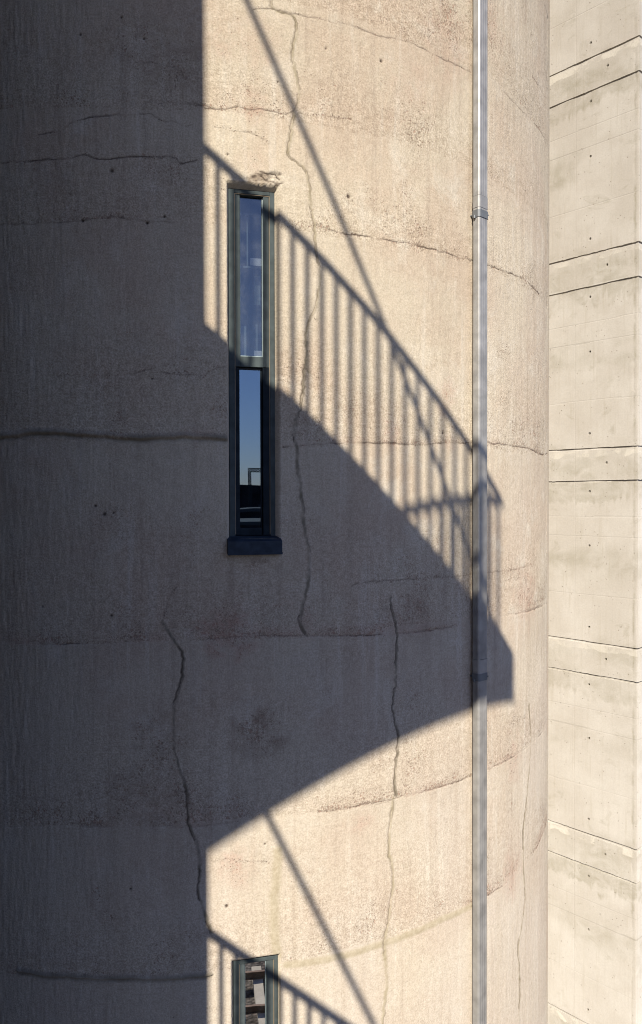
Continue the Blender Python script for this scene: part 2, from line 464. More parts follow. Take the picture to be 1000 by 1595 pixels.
HOLES = [(174, 266, .016), (189, 27, .007), (148, 788, .011), (162, 801, .014), (176, 799, .007), (173.5, 959, .008), (237, 590, .006),
         (543, 306, .012), (549, 313, .005), (125, 54, .009), (224, 60, .007), (129, 344, .011), (229, 347, .010), (256, 337, .008), (203, 1385, .006),
         (353, 1412, .010), (413, 1315, .006), (827, 483, .008), (691, 675, .010), (578, 667, .006), (66, 945, .006), (270, 1586, .005),
         (355, 240, .007), (508, 75, .007), (433, 127, .006), (594, 95, .010)]
REDS = [(390, 170, .14, .8), (400, 60, .22, .35), (345, 70, .12, .5), (350, 985, .20, .9), (470, 975, .14, .5), (700, 610, .12, .6), (690, 640, .10, .4),
        (760, 30, .30, .5), (700, 60, .35, .4), (640, 130, .3, .3), (820, 930, .30, .6), (800, 1180, .22, .5), (800, 1355, .22, .6), (370, 1350, .15, .6),
        (560, 1285, .12, .5), (395, 250, .14, .35), (700, 690, .10, .4), (610, 675, .10, .5)]
DAMPS = [(383, 873, .035, .9), (412, 875, .03, .7), (386, 895, .03, .5), (405, 1140, .22, .8), (250, 90, .35, .5), (230, 1240, .28, .6), (395, 878, .06, .7), (650, 960, .30, .4), (830, 440, .20, .45), (150, 1390, .12, .5),
         (170, 1430, .10, .6), (250, 1150, .25, .4), (215, 740, .3, .3), (720, 300, .2, .2)]

# window openings in the shell, measured at the arris
def window_spec(xl, xr, yt, yb):
    yc = (yt + yb) / 2
    a = suv(xl, yc)[0]; b = suv(xr, yc)[0]
    return dict(u0=a, u1=b, z0=suv((xl + xr) / 2, yb)[1], z1=suv((xl + xr) / 2, yt)[1])
W_UP = window_spec(353.5, 436.0, 284, 839)
W_LOW = window_spec(360.5, 438.0, 1491, 1491 + 555)
W_LOW['z0'] = W_LOW['z1'] - (W_UP['z1'] - W_UP['z0'])
RECESS = 0.055

def win_frame(w):
    """origin and axes of a window: tangent (right), inward, up"""
    ph = (w['u0'] + w['u1']) / 2 / SR
    T = Vector((math.cos(ph), math.sin(ph), 0)); I = Vector((-math.sin(ph), math.cos(ph), 0))
    hw = (w['u1'] - w['u0']) / 2 / SR
    rc = SR * math.cos(hw)
    O = Vector((SX, SY, 0)) - I * rc
    return O, T, I
def win_at(w, x, y, depth):
    """photo point -> (along, height) on the window plane at that depth"""
    O, T, I = win_frame(w)
    u, v = ray(x, y)
    D = Vector((u, 1, v)); Oc = O + I * depth
    t = Oc.dot(I) / D.dot(I)
    p = D * t
    return (p - Oc).dot(T), p.z

def build_silo():
    root = bpy.data.objects.new('concrete_silo', None); COL.objects.link(root)
    root.location = (SX, SY, 0)
    step = 0.0075
    ud = np.arange(SR * math.radians(-17), SR * math.radians(69), step)
    uc1 = SR * np.radians(np.arange(69, 343, 4.0)); 
    vd = np.arange(-5.35, 4.95, step)
    vlow = np.array([-GZ - 0.3, -10, -8, -6.5, -5.8]); vhigh = np.array([5.3, 6.5, 9, 12, 16])
    def snap(arr, vals):
        for x in vals:
            i = np.argmin(abs(arr - x)); arr[i] = x
        return arr
    ud = snap(ud, [W_UP['u0'], W_UP['u1'], W_LOW['u0'], W_LOW['u1']])
    ud = np.unique(np.concatenate([ud, [W_LOW['u0'], W_LOW['u1'], W_UP['u0'], W_UP['u1']]]))
    vd = snap(vd, [W_UP['z0'], W_UP['z1'], W_LOW['z1']])
    vlow = np.sort(np.append(vlow, W_LOW['z0']))
    U = np.concatenate([ud, uc1]); V = np.concatenate([vlow[vlow < vd[0]], vd, vhigh])
    nU, nV = len(U), len(V)
    nd = len(ud); v0 = len(vlow[vlow < vd[0]]); v1 = v0 + len(vd)
    # ---- relief and wear on the dense part
    disp = np.zeros((len(vd), nd))
    crack = np.zeros_like(disp); seal = np.zeros_like(disp); pit = np.zeros_like(disp); red = np.zeros_like(disp)
    damp_shade = np.zeros_like(disp); grime_shade = np.zeros_like(disp)
    disp += 0.006 * vnoise(ud, vd, .9, .9, 1) + 0.003 * vnoise(ud, vd, .3, .35, 2) + 0.0012 * vnoise(ud, vd, .07, .09, 3)
    # trowel drags, stronger to the left
    left = np.clip((0.35 - ud) / 1.2, 0, 1)[None, :]
    disp += (0.0009 + 0.0016 * left) * vnoise(ud, vd, .016, .10, 4)
    disp += 0.0006 * vnoise(ud, vd, .017, .017, 5) + 0.0003 * vnoise(ud, vd, .0085, .0085, 6)
    for k, (pts, w, gm) in enumerate(SEALS):
        q, t = jitter_line(jitter_line(spts(pts), .05, .006, 30 + k)[0], .009, .0052, 10 + k)
        wid = 1 + 0.55 * np.interp(np.arange(len(q)), np.arange(0, len(q), 9), np.random.RandomState(50 + k).uniform(-1, 1, len(range(0, len(q), 9))))
        D, S = line_field(ud, vd, q, w * 3, wid)
        s = np.clip(1.45 - D / w, 0, 1) * np.clip(.72 + .45 * vnoise(ud, vd, .05, .07, 400 + k) + .25 * vnoise(ud, vd, .015, .02, 420 + k), 0, 1)
        seal = np.maximum(seal, s); grime_shade = np.maximum(grime_shade, gm * (s > 0))
        disp += 0.0022 * np.exp(-(D / (w * .8)) ** 2) * (D < w * 3)
        # the bead has shrunk from one edge
        q2, _ = jitter_line(q + np.array([-w * .75, 0]), .012, .004, 80 + k)
        D2, _ = line_field(ud, vd, q2, .03)
        D3, _ = line_field(ud, vd, jitter_line(q + np.array([w * .8, 0]), .016, .005, 440 + k)[0], .03)
        mk3 = vnoise(ud, vd, .14, .14, 460 + k) > 0.1
        crack = np.maximum(crack, .38 * np.clip(1.3 - D3 / .005, 0, 1) * mk3)
        mk = vnoise(ud, vd, .2, .2, 90 + k) > -0.15
        crack = np.maximum(crack, (.42 + .6 * gm) * np.clip(1.3 - D2 / .0055, 0, 1) * mk)
        disp -= 0.006 * np.exp(-(D2 / .007) ** 2) * mk
    for k, (pts, w) in enumerate(SMEARS):
        q, t = jitter_line(spts(pts), .03, .004, 110 + k)
        D, S = line_field(ud, vd, q, w * 2.2)
        seal = np.maximum(seal, 0.72 * np.clip(1.7 - D / w, 0, 1))
        disp += 0.003 * np.exp(-(D / w) ** 2) * (D < w * 2.2)
    for k, (pts, w) in enumerate(RIDGES):
        q, t = jitter_line(spts(pts), .03, .005, 120 + k)
        D, S = line_field(ud, vd, q, w * 2.5)
        on = D < w * 2.5
        # overhanging trowelled lip: pushes out above, cut in below
        disp += 0.016 * np.exp(-(D / (w * .9)) ** 2) * on
        disp -= 0.020 * np.exp(-((S + w * .55) / (w * .45)) ** 2) * on * (D < w * 1.4)
        seal = np.maximum(seal, 0.8 * np.clip(1.6 - D / w, 0, 1) * np.clip(.75 + .5 * vnoise(ud, vd, .18, .05, 280 + k), 0, 1)); grime_shade = np.maximum(grime_shade, .62 * (D < w * 1.6))  # the lip's shade painted into the ledge colour
        damp_shade = np.maximum(damp_shade, 0.5 * np.clip(1.6 - D / w, 0, 1))  # ledge darkened further in place of shade
    for k, pts in enumerate(CRACKS):
        stg = {7: 1.0, 8: .9, 9: .85, 10: .9, 0: .6, 4: .7, 20: 1.0, 21: 1.0}.get(k, .42)
        q, t = jitter_line(spts(pts), .018, .0062, 130 + k)
        D, S = line_field(ud, vd, q, .03)
        var = np.clip(0.50 + 0.75 * vnoise(ud, vd, .11, .11, 200 + k) + .3 * vnoise(ud, vd, .03, .03, 201 + k), 0.0, 1)
        crack = np.maximum(crack, np.clip(1.45 - D / .0050, 0, 1) * np.clip(.1 + var, 0, 1) * stg)
        disp -= 0.003 * np.exp(-(D / .006) ** 2) * var * stg
        pit = np.maximum(pit, 0.5 * np.clip(1 - D / .03, 0, 1))
    for k, (pts, hgt, st) in enumerate(JOINTS):
        q, t = jitter_line(spts(pts), .012, .0045, 230 + k)
        R_ = hgt * 1.3
        D, S = line_field(ud, vd, q, R_)
        var = np.clip(0.55 + 0.7 * vnoise(ud, vd, .22, .2, 250 + k), 0, 1)
        above = np.where(S > 0, np.clip(1 - D / hgt, 0, 1), np.clip(1 - D / .02, 0, 1))
        pit = np.maximum(pit, above * var * st)
        red = np.maximum(red, .5 * above * st * np.clip(0.3 + vnoise(ud, vd, .3, .2, 270 + k), 0, 1))
        if k < 3:
            crack = np.maximum(crack, np.clip(1.25 - D / .005, 0, 1) * np.clip(var * 1.3 - .5 + .4 * vnoise(ud, vd, .06, .06, 290 + k), 0, 1) * .8)
            disp -= 0.004 * np.exp(-(D / .008) ** 2) * var
            disp += 0.0012 * (S < 0) * np.clip(1 - D / .05, 0, 1)
    uu, vv = ud[None, :], vd[:, None]
    wob = vnoise(ud, vd, .05, .05, 300)
    def disc(x, y, r, soft=1.0):
        a, b = suv(x, y)
        return np.hypot(uu - a, (vv - b)) + 0.25 * r * wob
    for x, y, r in HOLES:
        d = disc(x, y, r)
        crack = np.maximum(crack, np.clip(1.5 - d / r, 0, 1))
        disp -= 0.012 * np.exp(-(d / r) ** 2)
    wob2 = vnoise(ud, vd, .12, .10, 301) + .6 * vnoise(ud, vd, .04, .04, 302)
    for x, y, r, s in REDS:
        d = disc(x, y, r) + .35 * r * wob2
        red = np.maximum(red, .75 * s * np.clip(1.15 - d / r, 0, 1)); pit = np.maximum(pit, .8 * s * np.clip(1.1 - d / r, 0, 1))
    for x, y, r, s in DAMPS:
        d = disc(x, y, r) + .35 * r * wob2
        damp_shade = np.maximum(damp_shade, .75 * s * np.clip(1.25 - d / r, 0, 1)); pit = np.maximum(pit, .95 * s * np.clip(1.1 - d / r, 0, 1))
    for k, (x, y0, y1, w, st) in enumerate(((360, 866, 990, .020, .9), (433, 866, 1020, .024, 1.0), (398, 866, 935, .05, .6), (500, 692, 800, .03, .45), (640, 692, 830, .04, .5),
                                            (715, 345, 640, .05, .35), (735, 112, 330, .05, .5), (731, 1045, 1400, .03, .6), (680, 380, 560, .06, .35), (560, 30, 200, .05, .4),
                                            (120, 690, 930, .06, .5), (210, 690, 860, .04, .5), (300, 1005, 1150, .05, .45), (500, 995, 1180, .06, .4), (770, 960, 1180, .035, .5),
                                            (800, 100, 520, .03, .35), (835, 200, 640, .03, .4), (90, 250, 600, .07, .4), (520, 1290, 1440, .05, .3))):
        a0, b0 = suv(x, y0); b1 = suv(x, y1)[1]
        du = (uu - a0 - .012 * vnoise(np.array([0., 1.]), vd, 1, .2, 600 + k)[:, :1]) / (w * (1 + .5 * vnoise(np.array([0., 1.]), vd, 1, .12, 640 + k)[:, :1]))
        fall = np.clip((vv - b1) / (b0 - b1), 0, 1) ** .7 * (vv < b0 + .01)
        damp_shade = np.maximum(damp_shade, st * fall * np.exp(-du ** 2) * np.clip(.7 + .6 * vnoise(ud, vd, .012, .35, 680 + k), 0, 1))
    # concrete broken away over the upper window's head
    for x, y, r, dep in ((424, 281, .050, .026), (408, 280, .045, .014), (431, 272, .026, .016), (395, 283, .04, .010)):
        a, b = suv(x, y)
        d = np.hypot((uu - a) / 1.5, vv - b) + .30 * r * wob2
        k_ = np.clip(1.2 - d / r, 0, 1)
        disp -= .50 * dep * k_ * (.75 + .35 * vnoise(ud, vd, .035, .02, 310) + .45 * vnoise(ud, vd, .013, .010, 312))
        crack = np.maximum(crack, .85 * np.clip(k_ * 3, 0, 1) * np.clip(vnoise(ud, vd, .022, .012, 311) * 1.6 - .35, 0, 1))
        damp_shade = np.maximum(damp_shade, .95 * np.clip(k_ * 2 - .2, 0, 1))  # shade of the broken hollow painted into its colour
    # lifts of the slip-form: rough at the foot, smooth below the next joint
    zj = np.array([-7.5] + [suv(200, y)[1] for y in (1521, 1287, 1000, 683, 345, 165)] + [suv(600, 45)[1] + .0, 6.5])
    zj = np.sort(zj)
    zz = vd[:, None] + .03 * vnoise(ud, vd, .5, .3, 500)
    kk = np.clip(np.searchsorted(zj, zz) - 1, 0, len(zj) - 2)
    fr_ = (zz - zj[kk]) / (zj[kk + 1] - zj[kk])
    rough = np.clip((1 - fr_) ** 1.6 + .35 * vnoise(ud, vd, .6, .35, 501) + .2 * vnoise(ud, vd, .2, .15, 502), 0, 1)
    tone = np.random.RandomState(8).uniform(0, 1, len(zj))
    lift = np.clip(tone[kk] * .8 + .35 * vnoise(ud, vd, 1.1, .4, 503), 0, 1)
    wash = np.clip((ud[None, :] - 2.6) / 1.2, 0, 1) * .45 + np.clip((-1.0 - vd[:, None]) / 1.6, 0, 1) * .9 + 0 * disp
    wash = np.clip(wash * (0.8 + .5 * vnoise(ud, vd, .5, .9, 320)), 0, 1)
    # fade relief to nothing at the seam with the plain back of the shell
    fade = np.ones(nd); fade[:3] = 0; fade[-3:] = 0
    disp *= fade[None, :]; disp[:2] = 0; disp[-2:] = 0
    full = np.zeros((nV, nU)); full[v0:v1, :nd] = disp
    th = U / SR
    Rr = SR + full
    X = SX + Rr * np.sin(th)[None, :]; Yc = SY - Rr * np.cos(th)[None, :]
    Zc = np.repeat((V + GZ)[:, None], nU, 1)
    co = np.stack([X, Yc, Zc], -1).reshape(-1, 3)
    co -= np.array([SX, SY, 0])
    # ---- quads, openings left out
    i, j = np.meshgrid(np.arange(nV - 1), np.arange(nU), indexing='ij')
    jn = (j + 1) % nU
    uc = (U[j] + np.where(jn > j, U[jn], U[j] + .1)) / 2; vc = (V[i] + V[i + 1]) / 2
    keep = np.ones(i.shape, bool)
    loops = []
    for w in (W_UP, W_LOW):
        keep &= ~((uc > w['u0']) & (uc < w['u1']) & (vc > w['z0']) & (vc < w['z1']))
        a = int(np.argmin(abs(U - w['u0']))); b = int(np.argmin(abs(U - w['u1'])))
        c = int(np.argmin(abs(V - w['z0']))); d = int(np.argmin(abs(V - w['z1'])))
        ring = [(c, q) for q in range(a, b)] + [(q, b) for q in range(c, d)] + [(d, q) for q in range(b, a, -1)] + [(q, a) for q in range(d, c, -1)]
        loops.append([r * nU + q for r, q in ring])
    quads = np.stack([i * nU + j, i * nU + jn, (i + 1) * nU + jn, (i + 1) * nU + j], -1)[keep]
    # ---- reveals: from the arris back to the frame plane, splayed
    extra, eq = [], []
    base = len(co)
    for w, ring, (xl, xr, yt, yb) in zip((W_UP, W_LOW), loops, ((355.0, 429.0, 293.0, 838.0), (362.0, 434.5, 1497.0, 2060.0))):
        O, T, I = win_frame(w)
        s0, z1 = win_at(w, xl, yt, RECESS); s1, z0 = win_at(w, xr, yb, RECESS)
        if w is W_LOW: z0 = z1 - 2.4
        w['in'] = (s0, s1, z0, z1)
        hw = (O - Vector((SX, SY, 0))).length * math.tan((w['u1'] - w['u0']) / 2 / SR)
        for stage in (0.5, 1.0):
            st = len(co) + len(extra)
            for vi in ring:
                p = Vector(co[vi]) + Vector((SX, SY, 0))
                s = (p - O).dot(T); z = p.z - GZ
                fs = (s + hw) / (2 * hw); fz = (z - w['z0']) / (w['z1'] - w['z0'])
                tgt = O + T * (s0 + (s1 - s0) * min(1, max(0, fs))) + I * RECESS
                tgt.z = GZ + z0 + (z1 - z0) * min(1, max(0, fz))
                q = p.lerp(tgt, stage)
                if stage == .5: q += T * random.Random(vi).uniform(-.002, .002)
                extra.append((q.x - SX, q.y - SY, q.z))
            prev = ring if stage == .5 else list(range(st - len(ring), st))
            cur = list(range(st, st + len(ring)))
            n = len(ring)
            for k in range(n):
                eq.append((prev[k], prev[(k + 1) % n], cur[(k + 1) % n], cur[k]))
    nb = len(co)
    co = np.concatenate([co, np.array(extra)])
    quads = np.concatenate([quads, np.array(eq)])
    # roof cap
    top = list(range((nV - 1) * nU, nV * nU))
    me = bpy.data.meshes.new('shell')
    nq = len(quads)
    me.vertices.add(len(co)); me.vertices.foreach_set('co', co.astype(np.float32).ravel())
    me.loops.add(nq * 4); me.loops.foreach_set('vertex_index', quads.astype(np.int32).ravel())
    me.polygons.add(nq)
    me.polygons.foreach_set('loop_start', np.arange(0, nq * 4, 4, dtype=np.int32))
    me.polygons.foreach_set('use_smooth', np.ones(nq, bool))
    uvl = me.uv_layers.new(name='surface')
    vu = np.concatenate([np.tile(U, nV), np.zeros(len(extra))]); vv_ = np.concatenate([np.repeat(V, nU), np.zeros(len(extra))])
    ex = np.array(extra)
    vu[nb:] = np.arctan2(ex[:, 0], -ex[:, 1]) * SR + (SR - np.hypot(ex[:, 0], ex[:, 1])); vv_[nb:] = ex[:, 2] - GZ
    uvl.data.foreach_set('uv', np.stack([vu[quads.ravel()], vv_[quads.ravel()]], -1).astype(np.float32).ravel())
    for nm, arr in (('crack', crack), ('seal', seal), ('pit', pit), ('red', red), ('damp_shade', damp_shade), ('wash', wash), ('grime_shade', grime_shade), ('rough', rough), ('lift', lift)):
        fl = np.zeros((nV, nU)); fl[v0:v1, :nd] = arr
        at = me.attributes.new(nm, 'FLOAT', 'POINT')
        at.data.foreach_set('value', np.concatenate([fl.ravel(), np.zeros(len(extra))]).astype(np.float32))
    me.update(calc_edges=True); me.validate()
    link('shell', me, M['silo'], root)
    rf = MB()
    rf.prism([(math.cos(a) * (SR + .12), math.sin(a) * (SR + .12), 0) for a in np.linspace(0, 2 * math.pi, 96, endpoint=False)], (0, 0, GZ + 16), (0, 0, GZ + 16.35))
    rf.build('roof', M['slab'], root)
    tag(root, 'round weathered concrete silo with cracked beige wall and two narrow windows', 'silo')
    return root

silo = build_silo()

def build_window(w, name, px, two_panes):
    """px: photo x positions of the divisions at mid height"""
    O, T, I = win_frame(w)
    O = O + Vector((-SX, -SY, GZ))          # the silo's own coordinates
    s0, s1, z0, z1 = w['in']
    def B(mb, a, b, c, d, d0, d1):           # along a..b, height c..d, depth d0..d1
        mb.box(O + T * a + I * d0 + Vector((0, 0, c)), T * (b - a), I * (d1 - d0), (0, 0, d - c))
    X = lambda x, y, dep: win_at(w, x, y, dep)[0]
    Z = lambda y, dep: win_at(w, 394, y, dep)[1]
    ym = px['ym']
    r = RECESS
    a0 = X(px['f0'], ym, r); a1 = X(px['s0'], ym, r); a2 = X(px['g0'], ym, r + .02)
    b2 = X(px['g1'], ym, r + .02); b1 = X(px['s1'], ym, r); b0 = s1 - .001
    f = MB()
    top = Z(px['ft'], r)
    B(f, a0, a1, z0, z1 - .003, r - .004, r + .07); B(f, b1, b0, z0, z1 - .003, r - .004, r + .07)
    B(f, a1, b1, top, z1 - .003, r - .004, r + .07)
    if two_panes:
        B(f, a1, b1, z0, Z(835, r), r - .004, r + .07)
    fr = f.build(name, M['frame'], silo, bevel=.003)
    # black joint between frame and wall on the left and along the head
    g = MB(); B(g, s0 - .003, a0 - .001, z0, z1, r + .012, r + .03); B(g, a0, b0, z1 - .003, z1 + .012, r + .012, r + .03)
    g.build('joint_filler', M['rubber'], fr)
    # tan sealing strips between frame and sash
    g = MB(); B(g, a1, a1 + .005, z0 + .03, top, r + .001, r + .05); B(g, b1 - .005, b1, z0 + .03, top, r + .001, r + .05)
    if two_panes: B(g, a1 + .005, b1 - .005, top - .005, top, r + .001, r + .05)
    g.build('sealing_strip', M['gasket'], fr)
    zt_g = Z(px['gt'], r + .03); zb_g = Z(px['gb'], r + .03)
    s = MB(); la, lb = a1 + .0055, b1 - .0055
    tt = top - (.0055 if two_panes else 0.001)
    if two_panes:
        tr0 = Z(571.5, r)
        B(s, la, a2, tr0, tt, r + .006, r + .06); B(s, b2, lb, tr0, tt, r + .006, r + .06)
        B(s, a2, b2, zt_g, tt, r + .006, r + .06); B(s, a2, b2, tr0, zb_g, r + .006, r + .06)
    else:
        B(s, la, a2, z0 + .05, tt, r + .006, r + .06); B(s, b2, lb, z0 + .05, tt, r + .006, r + .06)
        B(s, a2, b2, z0 + .05, zb_g, r + .006, r + .06)
        zt_g = tt
    s.build('sash', M['sash'], fr, bevel=.0025)
    bd = MB()
    B(bd, a2, a2 + .006, zb_g, zt_g, r + .024, r + .034); B(bd, b2 - .007, b2, zb_g, zt_g, r + .024, r + .034)
    B(bd, a2 + .006, b2 - .007, zb_g, zb_g + .008, r + .024, r + .034)
    bd.build('glazing_bead', M['bead'], fr)
    p = MB(); B(p, a2, b2, zb_g, zt_g, r + .035, r + .041)
    p.build('pane', M['pane_up'] if two_panes else M['pane_yard'], fr)
    if two_panes:
        # the lower, opening sash sits deeper
        zt = Z(573, r + .04) ; zb = Z(822, r + .04); zt0 = tr0 - .004
        c0 = X(373.0, 700, r + .03); c1 = X(406.0, 700, r + .03)
        s = MB(); zl = Z(835, r) + .004
        B(s, la, c0, zl, zt0, r + .016, r + .065); B(s, c1 + .014, lb, zl, zt0, r + .006, r + .05)
        B(s, c0, c1 + .010, zl, zb, r + .020, r + .065)
        B(s, c1, c1 + .010, zb, zt0, r + .034, r + .065)
        s.build('opening_sash', M['darksash'], fr, bevel=.0025)
        p = MB(); B(p, c0, c1, zb, zt0, r + .040, r + .046)
        p.build('lower_pane', M['pane_low'], fr)
        g = MB(); B(g, c0, c1 + .012, zt0 - .012, zt0 - .001, r + .028, r + .038)
        g.build('gap', M['rubber'], fr)
        for x0, x1, y0, y1 in ((390, 408.5, 402, 413.5), (395, 408.5, 546, 555)):
            e = r + .06
            st = MB(); B(st, X(x0, ym, e), X(x1, ym, e), Z(y1, e), Z(y0, e), e, e + .004)
            st.build('sticker', M['paper'], fr)
        e = r + .12
        for x0, x1, y0, y1, k in ((368, 415, 415, 418, 0), (398, 401, 505, 560, 0), (368, 384, 508, 560, .02), (368, 415, 332, 334, .03), (386, 388, 335, 415, .05), (399, 408, 425, 470, .08)):
            hl = MB(); B(hl, X(x0, ym, e), X(x1, ym, e), Z(y1, e), Z(y0, e), e + k, e + k + .01)
            hl.build('shelf_edge', M['bead'], fr)
    else:
        pass
    # dim room behind
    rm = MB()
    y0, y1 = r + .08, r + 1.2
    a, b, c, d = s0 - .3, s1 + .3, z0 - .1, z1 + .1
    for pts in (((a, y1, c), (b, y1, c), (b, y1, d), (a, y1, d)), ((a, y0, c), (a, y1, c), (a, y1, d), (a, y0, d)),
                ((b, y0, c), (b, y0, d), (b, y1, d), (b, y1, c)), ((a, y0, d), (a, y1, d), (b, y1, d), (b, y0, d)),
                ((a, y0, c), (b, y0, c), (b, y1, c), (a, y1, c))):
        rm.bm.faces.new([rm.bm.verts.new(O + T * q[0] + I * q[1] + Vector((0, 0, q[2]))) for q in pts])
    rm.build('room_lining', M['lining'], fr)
    # metal sill, proud of the wall
    sl = MB()
    sw0 = -(w['u1'] - w['u0']) / 2 - .004; sw1 = (w['u1'] - w['u0']) / 2 + .004
    h = w['z0'] + .004
    ring = [(-.05, h - .112), (-.05, h - .020), (r, h + .014), (r, h - .112)]
    base = [O + T * sw0 + I * q[0] + Vector((0, 0, q[1])) for q in ring]
    sl.prism(base, (0, 0, 0), T * (sw1 - sw0))
    so = sl.build('sill', M['sill'], fr, bevel=.0015)
    lp = MB()                                   # folded drip edge
    lp.box(O + T * (sw0 - .002) + I * -.053 + Vector((0, 0, h - .118)), T * (sw1 - sw0 + .004), I * .010, (0, 0, .016))
    lp.build('drip_edge', M['sill'], fr)
    return fr

build_window(W_UP, 'window', dict(ym=430, f0=356.2, s0=365.2, g0=373.2, g1=409.6, s1=420.2, ft=303, gt=307.5, gb=556.5), True)
build_window(W_LOW, 'window', dict(ym=1550, f0=364.0, s0=372.5, g0=381.0, g1=415.0, s1=427.0, ft=1499, gt=1499, gb=2030), False)

# ------------------------------------------------------------------ the downpipe on the silo wall
def build_pipe():
    a, b, gap, rad = .124, .076, .028, .021
    def place(ph):
        Nn = Vector((math.sin(ph), -math.cos(ph), 0)); T = Vector((math.cos(ph), math.sin(ph), 0))
        return Vector((SX, SY, 0)) + Nn * SR, Nn, T
    def extent(ph):
        O, Nn, T = place(ph)
        xs = []
        for i in (-a / 2, a / 2):
            for k in (gap, gap + b):
                p = O + T * i + Nn * k
                xs.append(500 + F * p.x / p.y)
        return min(xs), max(xs)
    lo, hi = math.radians(35), math.radians(55)
    for _ in range(40):
        md = (lo + hi) / 2
        e = extent(md)
        if (e[0] + e[1]) / 2 < 747.5: lo = md
        else: hi = md
    print('pipe', math.degrees(md), extent(md))
    O, Nn, T = place(md)
    root = bpy.data.objects.new('downpipe', None); COL.objects.link(root)
    root.location = (O.x, O.y, 0)
    def ring(grow=0.0, ribs=True):
        pts = []
        aa, bb, rr = a / 2 + grow, b + 2 * grow, rad + grow
        k0 = gap - grow
        corners = [(aa - rr, k0 + bb - rr, 0), (-aa + rr, k0 + bb - rr, 90), (-aa + rr, k0 + rr, 180), (aa - rr, k0 + rr, 270)]
        for ci, (cx, cy, st) in enumerate(corners):
            for q in range(7):
                an = math.radians(st + 15 * q)
                pts.append((cx + rr * math.cos(an), cy + rr * math.sin(an)))
            if ribs:
                nx, ny, _ = corners[(ci + 1) % 4]
                x0, y0 = pts[-1]
                an = math.radians(corners[(ci + 1) % 4][2])
                x1, y1 = nx + rr * math.cos(an), ny + rr * math.sin(an)
                n = 3; rib = .0034 if ci % 2 else .0012
                for rI in range(n):                      # little pressed grooves along each face
                    for off, dep in ((.22, 0), (.36, rib), (.64, rib), (.78, 0)):
                        t = (rI + off) / n
                        ax_, ay_ = x0 + (x1 - x0) * t, y0 + (y1 - y0) * t
                        inn = math.radians(st + 90)
                        pts.append((ax_ - math.cos(inn) * dep, ay_ - math.sin(inn) * dep))
        return [T * p[0] + Nn * p[1] for p in pts]
    zt = GZ + 15.8; 
    zs = [GZ + suv(748, 1022)[1] + k * (suv(748, 316)[1] - suv(748, 1022)[1]) for k in range(-3, 5)]
    zs = [z for z in zs if .4 < z < zt]
    ends = [.35] + zs + [zt]
    for i in range(len(ends) - 1):
        m = MB(); m.prism(ring(), (0, 0, ends[i] + .004), (0, 0, ends[i + 1]))
        m.build('pipe_length', M['zinc'], root)
    for z in zs:
        m = MB(); m.prism(ring(.0022, False), (0, 0, z - .095), (0, 0, z + .001))
        c = m.build('coupling', M['zinc'], root)
        m = MB(); m.prism(ring(.0048, False), (0, 0, z - .175), (0, 0, z - .115))
        s = m.build('clamp_band', M['band'], root)
        zv = Vector((0, 0, z - .145))
        for pa, pb, pr in ((T * -.04 + Nn * -.03 + zv, T * -.04 + Nn * (gap + .01) + zv, .008), (T * .04 + Nn * -.03 + zv, T * .04 + Nn * (gap + .01) + zv, .008),
                           (T * (a / 2 - .014) + Nn * (gap + b) + zv, T * (a / 2 - .014) + Nn * (gap + b + .012) + zv, .005),
                           (T * (-a / 2 - .010) + Nn * (gap + b * .45) + zv + Vector((0, 0, -.04)), T * (-a / 2 - .010) + Nn * (gap + b * .45) + zv + Vector((0, 0, -.015)), .010)):
            m = MB(); m.tube(pa, pb, pr); m.build('wall_pin', M['band'], s)
    tag(root, 'galvanised square downpipe running down the sunlit silo wall', 'downpipe')
build_pipe()

